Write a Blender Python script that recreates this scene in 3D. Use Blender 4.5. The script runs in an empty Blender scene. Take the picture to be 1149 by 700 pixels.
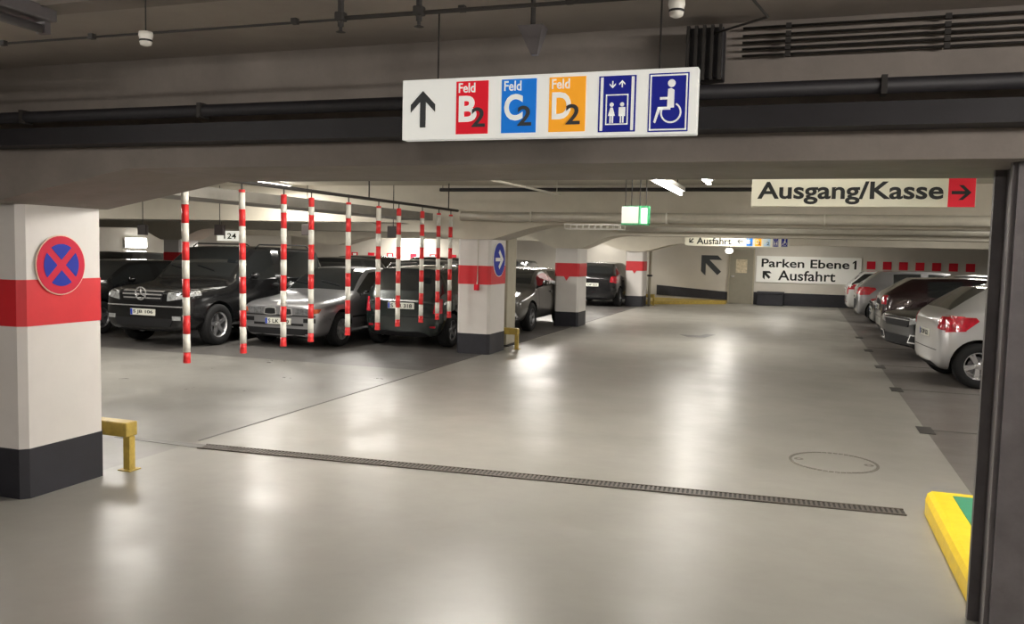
import bpy, bmesh, math, random
from mathutils import Vector, Matrix
from mathutils.bvhtree import BVHTree
random.seed(4)
C = bpy.context.scene.collection
PI = math.pi
S = bpy.context.scene

# ------------------------------------------------------------------ materials
MATS = {}
def mat(name, col, rough=.5, metal=0., noise=0., nscale=6., bump=0., bscale=20., coat=0., emit=0., spec=.5, alpha=None, trans=0., rvar=0.):
    if name in MATS: return MATS[name]
    m = bpy.data.materials.new(name); m.use_nodes = True
    nt = m.node_tree; b = nt.nodes['Principled BSDF']
    b.inputs['Base Color'].default_value = (*col, 1)
    b.inputs['Roughness'].default_value = rough
    b.inputs['Metallic'].default_value = metal
    b.inputs['Specular IOR Level'].default_value = spec
    b.inputs['Coat Weight'].default_value = coat
    b.inputs['Coat Roughness'].default_value = .04
    if trans: b.inputs['Transmission Weight'].default_value = trans
    if emit:
        b.inputs['Emission Color'].default_value = (*col, 1); b.inputs['Emission Strength'].default_value = emit
    tc = nt.nodes.new('ShaderNodeTexCoord')
    if noise:
        n = nt.nodes.new('ShaderNodeTexNoise'); n.inputs['Scale'].default_value = nscale; n.inputs['Detail'].default_value = 6; n.inputs['Roughness'].default_value = .65
        nt.links.new(tc.outputs['Object'], n.inputs['Vector'])
        r = nt.nodes.new('ShaderNodeValToRGB')
        r.color_ramp.elements[0].position = .3; r.color_ramp.elements[1].position = .7
        r.color_ramp.elements[0].color = (*[max(0, c*(1-noise)) for c in col], 1)
        r.color_ramp.elements[1].color = (*[min(1, c*(1+noise)) for c in col], 1)
        nt.links.new(n.outputs['Fac'], r.inputs['Fac']); nt.links.new(r.outputs['Color'], b.inputs['Base Color'])
    if rvar:
        n2 = nt.nodes.new('ShaderNodeTexNoise'); n2.inputs['Scale'].default_value = 1.3; n2.inputs['Detail'].default_value = 5
        nt.links.new(tc.outputs['Object'], n2.inputs['Vector'])
        mr = nt.nodes.new('ShaderNodeMapRange'); mr.inputs[1].default_value = .3; mr.inputs[2].default_value = .7
        mr.inputs[3].default_value = rough-rvar; mr.inputs[4].default_value = rough+rvar
        nt.links.new(n2.outputs['Fac'], mr.inputs[0]); nt.links.new(mr.outputs[0], b.inputs['Roughness'])
    if bump:
        n = nt.nodes.new('ShaderNodeTexNoise'); n.inputs['Scale'].default_value = bscale; n.inputs['Detail'].default_value = 4
        nt.links.new(tc.outputs['Object'], n.inputs['Vector'])
        bp = nt.nodes.new('ShaderNodeBump'); bp.inputs['Strength'].default_value = bump; bp.inputs['Distance'].default_value = .02
        nt.links.new(n.outputs['Fac'], bp.inputs['Height']); nt.links.new(bp.outputs['Normal'], b.inputs['Normal'])
    MATS[name] = m
    return m

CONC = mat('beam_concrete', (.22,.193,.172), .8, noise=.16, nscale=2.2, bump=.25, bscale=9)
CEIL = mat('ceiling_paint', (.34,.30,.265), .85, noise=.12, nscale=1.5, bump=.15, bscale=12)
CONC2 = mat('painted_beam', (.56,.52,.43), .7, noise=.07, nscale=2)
CEIL2 = mat('lamp_lightened_ceiling', (.50,.47,.40), .8, noise=.06, nscale=1.5)  # same ceiling past the first beam, lightened to carry lamp glow and bounce
WALLM = mat('wall_paint', (.56,.53,.47), .75, noise=.06, nscale=.8)
WHITE = mat('pillar_white', (.65,.62,.59), .5, noise=.035, nscale=3, bump=.05, bscale=8)
RED = mat('pillar_red', (.58,.02,.028), .45, noise=.06, nscale=4)
BLACKP = mat('pillar_black', (.016,.016,.022), .5, noise=.2, nscale=5)
YEL = mat('yellow_paint', (.76,.54,.012), .4, noise=.07, nscale=9, bump=.1, bscale=30)
YELD = mat('worn_yellow_paint', (.42,.30,.06), .5, noise=.25, nscale=14)
GRN = mat('green_paint', (.03,.22,.12), .45, noise=.08)
STEEL = mat('grey_steel', (.115,.105,.108), .45, noise=.22, nscale=5, metal=.25, bump=.08, bscale=14)
DARKP = mat('dark_pipe', (.011,.010,.013), .6, noise=.3, nscale=6)
PIPE = mat('grey_pipe', (.52,.49,.41), .35, noise=.08)
CONDUIT = mat('conduit', (.028,.025,.023), .6, spec=.3)
BEIGE = mat('beige_steel', (.36,.33,.25), .5, noise=.08)
SIGNW = mat('sign_white', (.88,.88,.84), .6, spec=.2)
SIGNC = mat('sign_cream', (.58,.565,.46), .6, spec=.2)
TXT = mat('sign_black', (.015,.016,.016), .6, spec=.2)
TXTG = mat('sign_dark_grey', (.06,.065,.07), .6, spec=.2)
SRED = mat('sign_red', (.66,.016,.035), .6, spec=.2)
SBLU = mat('sign_blue', (.012,.17,.62), .6, spec=.2)
SORA = mat('sign_orange', (.95,.40,.015), .6, spec=.2)
SNAV = mat('sign_navy', (.012,.016,.19), .6, spec=.2)
NSRED = mat('roundel_red', (.55,.02,.05), .6, spec=.2)
NSBLU = mat('roundel_blue', (.02,.035,.33), .6, spec=.2)
PLAST = mat('white_plastic', (.72,.70,.64), .4)
RUB = mat('tyre_rubber', (.009,.009,.0095), .8, spec=.25, bump=.1, bscale=60)
RIM = mat('alloy', (.55,.55,.56), .28, metal=.85)
RIMD = mat('dark_alloy', (.22,.22,.23), .35, metal=.8)
GLASS = mat('car_glass', (.012,.014,.015), .04, spec=.7, coat=.3)
CHROME = mat('chrome', (.78,.78,.78), .24, metal=.8)
BTRIM = mat('black_trim', (.010,.010,.011), .6, spec=.2)
LINER = mat('arch_liner', (.008,.008,.008), .9)
HLG = mat('headlight_glass', (.34,.35,.35), .10, metal=.3, coat=1., noise=.5, nscale=20)
HLD = mat('headlight_glass_dark', (.16,.165,.17), .10, metal=.3, coat=1., noise=.6, nscale=24)
TLR = mat('tail_light_red', (.42,.006,.02), .12, coat=1., noise=.5, nscale=14)
AMB = mat('indicator_amber', (.42,.07,.02), .15, coat=1.)
PLATE = mat('plate_white', (.62,.62,.55), .4)
PBLU = mat('plate_blue', (.01,.04,.35), .4)
TUBE = mat('lamp_tube', (1., .955, .90), .4, emit=50)
TUBE3 = mat('medium_fill_tube', (1., .945,.875), .4, emit=250)
TUBE4 = mat('soft_fill_tube', (1., .945,.875), .4, emit=110)
TUBE2 = mat('bright_fill_tube', (1., .94, .875), .4, emit=300)
HOUS = mat('lamp_housing', (.75,.74,.70), .4)
GREENL = mat('exit_green_light', (.75,1.,.78), .4, emit=1.0)
GREENF = mat('exit_green_frame', (.03,.30,.12), .4)

# floor: glossy painted screed, with scuffs and slightly wavy coating
def floor_mat(name, col, rough, stain=.12):
    m = bpy.data.materials.new(name); m.use_nodes = True; nt = m.node_tree; b = nt.nodes['Principled BSDF']; L = nt.links.new
    tc = nt.nodes.new('ShaderNodeTexCoord')
    def noise(sc, det, rg, vec=None):
        n = nt.nodes.new('ShaderNodeTexNoise'); n.inputs['Scale'].default_value = sc; n.inputs['Detail'].default_value = det; n.inputs['Roughness'].default_value = rg
        L(vec or tc.outputs['Object'], n.inputs['Vector']); return n.outputs['Fac']
    def ramp(f, p0, c0, p1, c1):
        r = nt.nodes.new('ShaderNodeValToRGB'); e = r.color_ramp.elements
        e[0].position = p0; e[1].position = p1; e[0].color = (*c0, 1); e[1].color = (*c1, 1); L(f, r.inputs['Fac']); return r.outputs['Color']
    a = ramp(noise(.9, 7, .65), .32, [c*(1-stain) for c in col], .68, [c*(1+stain*.7) for c in col])
    mp = nt.nodes.new('ShaderNodeMapping'); mp.inputs['Scale'].default_value = (.5, 2.4, 1); L(tc.outputs['Object'], mp.inputs['Vector'])
    s = ramp(noise(1.6, 9, .75, mp.outputs['Vector']), .62, (1,1,1), .85, (.78,.77,.75))
    mx = nt.nodes.new('ShaderNodeMix'); mx.data_type = 'RGBA'; mx.blend_type = 'MULTIPLY'; mx.inputs[0].default_value = .35
    L(a, mx.inputs[6]); L(s, mx.inputs[7])
    sp = ramp(noise(14, 2, .5), .80, (1,1,1), .83, (.5,.48,.45))
    mx2 = nt.nodes.new('ShaderNodeMix'); mx2.data_type = 'RGBA'; mx2.blend_type = 'MULTIPLY'; mx2.inputs[0].default_value = .35
    L(mx.outputs[2], mx2.inputs[6]); L(sp, mx2.inputs[7]); L(mx2.outputs[2], b.inputs['Base Color'])
    mr = nt.nodes.new('ShaderNodeMapRange'); mr.inputs[1].default_value = .3; mr.inputs[2].default_value = .7; mr.inputs[3].default_value = rough-.06; mr.inputs[4].default_value = rough+.08
    L(noise(1.1, 5, .6), mr.inputs[0]); L(mr.outputs[0], b.inputs['Roughness'])
    b.inputs['Specular IOR Level'].default_value = .6
    bp = nt.nodes.new('ShaderNodeBump'); bp.inputs['Strength'].default_value = .22; bp.inputs['Distance'].default_value = .03
    L(noise(1.7, 3, .5), bp.inputs['Height'])
    L(bp.outputs['Normal'], b.inputs['Normal'])
    return m
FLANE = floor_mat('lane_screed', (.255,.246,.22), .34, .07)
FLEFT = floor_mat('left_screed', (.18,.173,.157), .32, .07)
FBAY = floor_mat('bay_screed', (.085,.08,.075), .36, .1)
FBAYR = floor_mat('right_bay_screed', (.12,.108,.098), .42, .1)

# ------------------------------------------------------------------ helpers
def tag(o, label=None, cat=None, group=None, kind=None):
    if label: o['label'] = label
    if cat: o['category'] = cat
    if group: o['group'] = group
    if kind: o['kind'] = kind
    return o
def empty(name, loc=(0,0,0), rz=0., label=None, cat=None, group=None):
    o = bpy.data.objects.new(name, None); C.objects.link(o); o.location = loc; o.rotation_euler = (0,0,rz)
    o.empty_display_size = .1
    return tag(o, label, cat, group)
class MB:
    def __init__(s): s.v = []; s.f = []; s.m = []
    def add(s, vs, fs, mi=0):
        n = len(s.v); s.v += [tuple(v) for v in vs]
        for f in fs: s.f.append(tuple(n+i for i in f)); s.m.append(mi)
        return s
    def box(s, x0, x1, y0, y1, z0, z1, mi=0):
        return s.add([(x0,y0,z0),(x1,y0,z0),(x1,y1,z0),(x0,y1,z0),(x0,y0,z1),(x1,y0,z1),(x1,y1,z1),(x0,y1,z1)],
              [(3,2,1,0),(4,5,6,7),(0,1,5,4),(1,2,6,5),(2,3,7,6),(3,0,4,7)], mi)
    def prism(s, pts, axis, a0, a1, mi=0):   # pts 2D ccw; axis 'y' -> (x,z); 'x' -> (y,z); 'z' -> (x,y)
        n = len(pts)
        def P(p, a): return {'y': (p[0], a, p[1]), 'x': (a, p[0], p[1]), 'z': (p[0], p[1], a)}[axis]
        vs = [P(p, a0) for p in pts] + [P(p, a1) for p in pts]
        fs = [tuple(range(n)), tuple(range(2*n-1, n-1, -1))] + [(i, (i+1) % n, n+(i+1) % n, n+i) for i in range(n)]
        return s.add(vs, fs, mi)
    def tube(s, pts, r, n=12, mi=0, cap=True):
        pts = [Vector(p) for p in pts]; rings = []
        for i, p in enumerate(pts):
            d = (pts[min(i+1, len(pts)-1)] - pts[max(i-1, 0)]).normalized()
            u = d.cross(Vector((0,0,1)));  u = Vector((1,0,0)) if u.length < 1e-3 else u.normalized()
            w = d.cross(u)
            rr = r[i] if isinstance(r, (list, tuple)) else r
            rings.append([p + (u*math.cos(2*PI*k/n) + w*math.sin(2*PI*k/n))*rr for k in range(n)])
        vs = [v for rg in rings for v in rg]
        fs = [(i*n+k, i*n+(k+1) % n, (i+1)*n+(k+1) % n, (i+1)*n+k) for i in range(len(pts)-1) for k in range(n)]
        if cap: fs += [tuple(range(n))[::-1], tuple((len(pts)-1)*n+k for k in range(n))]
        return s.add(vs, fs, mi)
    def lathe(s, prof, c, axis='y', n=28, mi=0):   # prof (r, a)
        vs = []
        for r, a in prof:
            for k in range(n):
                t = 2*PI*k/n; p = (r*math.cos(t), r*math.sin(t))
                vs.append({'y': (c[0]+p[0], c[1]+a, c[2]+p[1]), 'x': (c[0]+a, c[1]+p[0], c[2]+p[1]), 'z': (c[0]+p[0], c[1]+p[1], c[2]+a)}[axis])
        fs = [(i*n+k, i*n+(k+1) % n, (i+1)*n+(k+1) % n, (i+1)*n+k) for i in range(len(prof)-1) for k in range(n)]
        return s.add(vs, fs, mi)
    def build(s, name, mats, parent=None, smooth=False, bevel=0, seg=2):
        me = bpy.data.meshes.new(name); me.from_pydata(s.v, [], s.f)
        if not isinstance(mats, (list, tuple)): mats = [mats]
        for m in mats: me.materials.append(m)
        for p, mi in zip(me.polygons, s.m): p.material_index = mi; p.use_smooth = smooth
        bm = bmesh.new(); bm.from_mesh(me); bmesh.ops.recalc_face_normals(bm, faces=bm.faces); bm.to_mesh(me); bm.free()
        o = bpy.data.objects.new(name, me); C.objects.link(o)
        if parent: o.parent = parent
        if bevel:
            b = o.modifiers.new('bevel', 'BEVEL'); b.width = bevel; b.segments = seg; b.limit_method = 'ANGLE'
        return o
def struct(o): o['kind'] = 'structure'; return o

def text(body, m, parent, x0, x1, z0, z1, y, name='lettering', depth=.003, bold=.02, axis='y', keep=False):
    cu = bpy.data.curves.new('t', 'FONT'); cu.body = body; cu.extrude = .01; cu.offset = bold; cu.resolution_u = 4
    o = bpy.data.objects.new('t', cu); C.objects.link(o); bpy.context.view_layer.update()
    me = bpy.data.meshes.new_from_object(o.evaluated_get(bpy.context.evaluated_depsgraph_get()))
    bpy.data.objects.remove(o); bpy.data.curves.remove(cu)
    xs = [v.co.x for v in me.vertices]; ys = [v.co.y for v in me.vertices]
    a, b_, c, d = min(xs), max(xs), min(ys), max(ys)
    for v in me.vertices:
        u = (v.co.x-a)/(b_-a); w = (v.co.y-c)/(d-c); e = depth/2 if v.co.z > 0 else -depth/2
        if axis == 'y': v.co = Vector((x0+u*(x1-x0), y-e, z0+w*(z1-z0)))
        else: v.co = Vector((y+e, x0+u*(x1-x0), z0+w*(z1-z0)))    # faces +-x
    me.materials.clear(); me.materials.append(m)
    r = bpy.data.objects.new(name, me); C.objects.link(r)
    if parent: r.parent = parent
    return r
def copy_tree(o, parent=None):
    c = o.copy(); C.objects.link(c); c.parent = parent
    for ch in list(o.children): copy_tree(ch, c)
    return c

# ------------------------------------------------------------------ camera
f = 950.
def ray(p): return Vector(((p[0]-574.5)/f, -(p[1]-350)/f, -1))
Yc = ray((899, 288)).normalized(); Xc = -ray((-2180, 217)); Xc = (Xc - Xc.dot(Yc)*Yc).normalized(); Zc = Xc.cross(Yc)
R = Matrix((Xc, Yc, Zc))
cd = bpy.data.cameras.new('camera'); cam = bpy.data.objects.new('camera', cd); C.objects.link(cam)
cd.sensor_fit = 'HORIZONTAL'; cd.sensor_width = 36; cd.lens = f/1149*36; cd.clip_end = 200
cam.matrix_world = Matrix.Translation((0,0,1.8)) @ R.to_4x4()
S.camera = cam

# ------------------------------------------------------------------ shell
XL, XR, YB, YF, HC = -21.5, 8.2, -7., 32.6, 2.88
def quad_floor():
    b = MB()
    xs = [XL, -5.12, 1.33, XR]
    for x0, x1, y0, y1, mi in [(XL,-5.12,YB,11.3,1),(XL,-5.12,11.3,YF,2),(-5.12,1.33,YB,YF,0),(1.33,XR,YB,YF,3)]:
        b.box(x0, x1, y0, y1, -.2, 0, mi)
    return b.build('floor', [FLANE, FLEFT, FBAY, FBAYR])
struct(quad_floor())
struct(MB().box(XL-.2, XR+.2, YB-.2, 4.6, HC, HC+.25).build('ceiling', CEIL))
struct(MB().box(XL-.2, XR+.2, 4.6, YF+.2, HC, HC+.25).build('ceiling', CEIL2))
struct(MB().box(XL-.2, XR+.2, YF, YF+.2, 0, HC).build('wall_far', WALLM))
struct(MB().box(XL-.2, XL, YB, YF, 0, HC).build('wall_left', WALLM))
struct(MB().box(XR, XR+.2, YB, YF, 0, HC).build('wall_right', WALLM))
struct(MB().box(XL-.2, XR+.2, YB-.2, YB, 0, HC).build('wall_behind', WALLM))
# dark painted base bands of the far wall
struct(MB().box(-1.63, XR, YF-.03, YF, 0, .46).build('baseboard_far', BLACKP))
struct(MB().prism([(-5.2,.22),(-2.5,.12),(-2.5,.42),(-5.2,.60)], 'y', YF-.03, YF).build('baseboard_ramp', BLACKP))
struct(MB().box(XL, -5.6, YF-.03, YF, 0, .4).build('baseboard_back', BLACKP))
# floor joints / bay lines
def line(n, x0, x1, y0, y1, m=CONDUIT):
    return struct(MB().box(x0, x1, y0, y1, 0, .003).build('trim_%d' % n, m))
JT = mat('joint_line', (.07,.065,.06), .6)
line(1, -5.135, -5.11, 6.3, 32.5, JT)
for i, y in enumerate([9.82, 12.72, 15.5, 18.5]): line(2+i, 1.36, 7, y-.02, y+.02, JT)
for i, y in enumerate([9.75, 12.65, 15.2, 17.8, 20.6]):
    tag(MB().box(1.25, 1.40, y-.16, y+.22, .001, .006).build('floor_marker', mat('marker_black', (.03,.028,.026), .5)),
        'small dark rectangle on the right lane edge, ' + ['nearest, short of the silver hatchback','beside the silver hatchback wheel','between silver hatchback and black car','beside the black car with chrome front','beside the dark red car'][i], 'floor marker', 'dark markers along the right edge of the lane')
# transverse beams with haunches over each pillar
def beam(n, y0, y1, zh, zs, run):
    pr = [(XL, zs)]
    for px in (-16.9, -5.3):
        h = .31; k = 5
        pr += [(px-h-run*(1-i/k), zs-(zs-zh)*(i/k)**1.0) for i in range(k)] + [(px-h, zh), (px+h, zh)]
        pr += [(px+h+run*((i+1)/k), zh+(zs-zh)*((i+1)/k)**1.0) for i in range(k)]
    pr += [(XR, zs), (XR, HC), (XL, HC)]
    if n > 1:   # rounded haunch
        pr2 = []
        for x, z in pr:
            if zh+.001 < z < zs-.001:
                t = (z-zh)/(zs-zh); z = zh+(zs-zh)*math.sin(t*PI/2)**1.2
            pr2.append((x, z))
        pr = pr2
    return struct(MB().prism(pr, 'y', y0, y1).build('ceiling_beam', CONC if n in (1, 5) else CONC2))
beam(1, 4.15, 5.12, 2.035, 2.24, 1.1)
beam(2, 13.5, 14.4, 1.97, 2.24, 1.2)
beam(3, 19.6, 20.5, 1.87, 2.2, 1.0)
beam(4, 28.3, 29.2, 1.85, 2.15, 1.4)
beam(5, -4.0, -3.1, 2.035, 2.24, 1.1)

# ------------------------------------------------------------------ pillars
def pillar(y0, y1, top, label, x0=-5.6, x1=-5.0, band=(1.2,1.52), name='pillar'):
    t = empty(name, ((x0+x1)/2, (y0+y1)/2, 0), 0, label, 'pillar')
    cx, cy = (x0+x1)/2, (y0+y1)/2; hx, hy = (x1-x0)/2, (y1-y0)/2; c = .045
    def sh(e=0): 
        a, b = hx+e, hy+e
        return [(-a+c,-b),(a-c,-b),(a,-b+c),(a,b-c),(a-c,b),(-a+c,b),(-a,b-c),(-a,-b+c)]
    MB().prism(sh(), 'z', .35, top).build('shaft', WHITE, t)
    MB().prism(sh(.004), 'z', band[0], band[1]).build('red_band', RED, t)
    MB().prism(sh(.004), 'z', 0, .35).build('black_base', BLACKP, t)
    return t
p1 = pillar(4.36, 5.09, 2.04, 'nearest white pillar with red band, carrying the round no stopping sign')
p2 = pillar(13.54, 14.36, 1.98, 'white pillar with red band beside the parked dark estate, carrying the blue arrow roundel')
p3 = pillar(19.65, 20.45, 1.88, 'third white pillar with red band, between the grey brown and the black hatchback')
p4 = pillar(28.4, 29.1, 1.86, 'farthest white pillar with red band, beside the yellow strip by the far wall')
for n, (y0, y1, tp) in enumerate([(13.54,14.36,1.98),(19.65,20.45,1.88)]):
    pillar(y0, y1, tp, ['white pillar far back on the left between parked cars in the second row','white pillar deepest on the left behind the parked cars'][n], -17.2, -16.6)
# conduit and push button on pillar 2, red triangle tab
MB().tube([(-5.22,13.52,1.98),(-5.22,13.52,1.25),(-5.22,13.50,1.2)], .012, 8).build('conduit', PIPE, p2).location = (5.3, -13.95, 0)
MB().box(-5.27,-5.19,13.47,13.54,1.1,1.2).build('call_button', SRED, p2, bevel=.008).location = (5.3, -13.95, 0)
for p, y in ((p3, 19.65), (p4, 28.4)):
    MB().prism([(-.07,1.21),(0,1.1),(.07,1.21)], 'y', -(p.location.y-y)-.02, -(p.location.y-y)).build('red_tab', RED, p)

# roundel signs on the lane faces (x = -5)
def roundel(y, z, rad, label):
    t = empty('round_sign', (-4.992, y, z), 0, label, 'sign')
    return t
def disc(b, r0, r1, x0, x1, mi=0, n=40):
    if r0 <= 0: b.prism([(r1*math.cos(2*PI*k/n), r1*math.sin(2*PI*k/n)) for k in range(n)], 'x', x0, x1, mi)
    else:
        for k in range(n):
            a, c2 = 2*PI*k/n, 2*PI*(k+1)/n
            b.prism([(r0*math.cos(a), r0*math.sin(a)),(r1*math.cos(a), r1*math.sin(a)),(r1*math.cos(c2), r1*math.sin(c2)),(r0*math.cos(c2), r0*math.sin(c2))], 'x', x0, x1, mi)
    return b
t = roundel(4.68, 1.62, .21, 'round blue no stopping sign with red rim and red cross on the nearest white pillar')
disc(MB(), 0, .213, 0, .008).build('backing', mat('rim_pale', (.75,.55,.42), .4), t)
disc(MB(), 0, .206, .006, .011).build('red_disc', NSRED, t)
b = MB()
for q in range(4):
    a0 = q*PI/2; pts = []
    h = .026
    r = .15
    aa = math.asin(h/r)
    s0, s1 = a0+PI/4+aa, a0+3*PI/4-aa
    apex = (h*1.414*math.cos(a0+PI/2), h*1.414*math.sin(a0+PI/2))
    pts = [apex] + [(r*math.cos(s0+(s1-s0)*i/10), r*math.sin(s0+(s1-s0)*i/10)) for i in range(11)]
    b.prism(pts, 'x', .01, .014)
b.build('blue_field', NSBLU, t)
t = roundel(13.95, 1.63, .3, 'round blue sign with white arrow on the second white pillar')
disc(MB(), 0, .30, 0, .008).build('backing', SIGNW, t)
disc(MB(), 0, .288, .006, .011).build('blue_disc', NSBLU, t)
b = MB(); b.prism([(-.2,-.03),(.05,-.03),(.05,.03),(-.2,.03)], 'x', .01, .015)
b.prism([(0,.17),(.2,0),(0,-.17),(-.05,-.12),(.08,0),(-.05,.12)], 'x', .01, .0152); b.build('arrow', SIGNW, t)

# yellow guard rails beside pillars
def guard(x0, x1, y, label):
    t = empty('pillar_guard', ((x0+x1)/2, y, 0), 0, label, 'guard rail', 'yellow guard rails beside the pillars')
    w = (x1-x0)/2
    MB().box(-w, w, -.06, .06, .27, .385).build('rail', YELD, t, bevel=.01)
    for sx in (-1, 1): MB().box(sx*(w-.03)-.03, sx*(w-.03)+.03, -.03, .03, 0, .27).build('leg', YELD, t)
    for sx in (-1, 1): MB().box(sx*(w-.03)-.06, sx*(w-.03)+.06, -.06, .06, 0, .008).build('foot_plate', YELD, t)
guard(-5.6, -4.92, 5.27, 'low worn yellow guard rail right behind the nearest pillar')
guard(-5.5, -4.80, 14.55, 'low yellow guard rail behind the pillar with blue arrow roundel')
guard(-5.5, -4.75, 29.35, 'low yellow guard rail behind the farthest pillar')

# beige column beyond pillar 2
t = empty('steel_post', (-5.2, 15.2, 0), 0, 'plain beige steel post rising behind the second white pillar', 'post')
MB().box(-.22,.04,-.28,.22,.02,HC).build('shaft', BEIGE, t, bevel=.02)
MB().box(-.26,.10,-.32,.26,0,.02).build('foot_plate', BLACKP, t)
t = empty('downpipe', (-4.93, 29.3, 0), 0, 'thin dark drain pipe running down behind the farthest pillar', 'pipe')
MB().tube([(0,0,0),(0,0,1.9)], .05, 12).build('pipe', BEIGE, t, smooth=True)
MB().box(-.08,.08,-.07,.07,1.0,1.06).build('clamp', BLACKP, t)

# near steel H column on the right
t = empty('steel_column', (1.02, 4.5, 0), 0, 'tall scuffed dark grey steel column in the right foreground by the kerb island', 'column')
pr = [(-.15,-.20),(.17,-.20),(.17,-.16),(.0,-.16),(.0,.16),(.17,.16),(.17,.20),(-.15,.20),(-.15,.16),(-.10,.16),(-.10,-.16),(-.15,-.16)]
MB().prism(pr, 'z', .0, HC).build('shaft', STEEL, t)
MB().box(-.19,.2,-.24,.24,2.46,2.5).build('cap_plate', STEEL, t)
MB().box(-.13,.17,-.22,-.2,0,2.46).build('face_plate', STEEL, t)
# kerb island
def kerb():
    t = empty('kerb_island', (1.9, 3., 0), 0, 'yellow painted kerb island with green top behind the steel column', 'kerb')
    x0, x1, y0, y1 = -.99, 1.9, 1.75, 3.66
    out = [(x0,y0)] + [(x0+.12-.12*math.cos(a), y1-.14+.14*math.sin(a)) for a in [i*PI/2/6 for i in range(7)]] + [(x1,y1),(x1,y0)]
    b = MB(); n = len(out)
    ins = lambda e: [(max(x, x0+e) if i < n-2 else x, min(y, y1-e)) for i, (x, y) in enumerate(out)]
    lv = [(0, 0), (.0, .10), (.02, .135), (.05, .15)]
    rings = [[(x, y, z) for x, y in ins(e)] for e, z in lv]
    vs = [v for r in rings for v in r]
    fs = [(j*n+i, j*n+(i+1) % n, (j+1)*n+(i+1) % n, (j+1)*n+i) for j in range(len(lv)-1) for i in range(n)] + [tuple((len(lv)-1)*n+i for i in range(n)), tuple(range(n))[::-1]]
    b.add(vs, fs); b.build('kerb_body', YEL, t)
    MB().prism([(x0+.17,y0),(x1,y0),(x1,y1-.14),(x0+.17,y1-.14)], 'z', .149, .154).build('green_top', GRN, t)
kerb()

# drain channel
def drain():
    ax, ay, bx, by = -4.95, 6.13, .78, 6.50
    L_ = math.hypot(bx-ax, by-ay); a = math.atan2(by-ay, bx-ax)
    t = empty('drain_channel', ((ax+bx)/2, (ay+by)/2, 0), a, 'long narrow slotted drain channel running across the lane floor', 'drain')
    MB().box(-L_/2, L_/2, -.075, .075, .0, .004).build('channel', mat('drain_dark', (.02,.018,.016), .6), t)
    b = MB(); n = int(L_/.035)
    for i in range(n):
        x = -L_/2+.02+i*(L_-.03)/n; b.box(x, x+.016, -.055, .055, .004, .010)
    b.box(-L_/2, L_/2, -.075, -.06, .004, .011); b.box(-L_/2, L_/2, .06, .075, .004, .011)
    b.build('grate', mat('drain_iron', (.13,.115,.10), .5, metal=.4), t)
drain()
# worn floor seam continuing to the left of the drain
struct(MB().prism([(-5.9,6.10),(-4.95,6.07),(-4.95,6.2),(-5.9,6.16)], 'z', 0, .003).build('trim_9', mat('seam_dirt', (.12,.115,.105), .5)))
b = MB()
n = 48
for r0, r1 in ((.35,.375),):
    for k in range(n):
        a0, a1 = 2*PI*k/n, 2*PI*(k+.82)/n
        b.prism([(r0*math.cos(a0), r0*math.sin(a0)),(r1*math.cos(a0), r1*math.sin(a0)),(r1*math.cos(a1), r1*math.sin(a1)),(r0*math.cos(a1), r0*math.sin(a1))], 'z', 0, .004)
t = empty('manhole_cover', (.35, 7.88, 0), 0, 'round manhole cover painted in floor colour, beyond the drain', 'manhole cover')
b.build('rim', mat('manhole_ring', (.13,.12,.10), .6), t)
bb = MB().lathe([(0,.003),(.33,.003),(.335,0)], (0,0,0), 'z', 40); bb.build('lid', FLANE, t)
b = MB()
for a in (0, PI): 
    b.lathe([(.018,.0035),(.03,.005),(.042,.0035)], (.29*math.cos(a), .29*math.sin(a), 0), 'z', 14)
b.build('lift_hole', mat('manhole_ring', (.13,.12,.10), .6), t)
# dark floor patch far up the lane
t = MB().prism([(-2.25,18.6),(-1.9,18.7),(-1.75,19.5),(-1.95,19.5),(-2.05,19.1),(-2.5,19.1)], 'z', 0, .003).build('floor_patch', mat('patch_dark', (.09,.085,.08), .5))
tag(t, 'dark mark on the lane floor beyond the manhole in the middle distance', 'floor mark')

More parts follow.
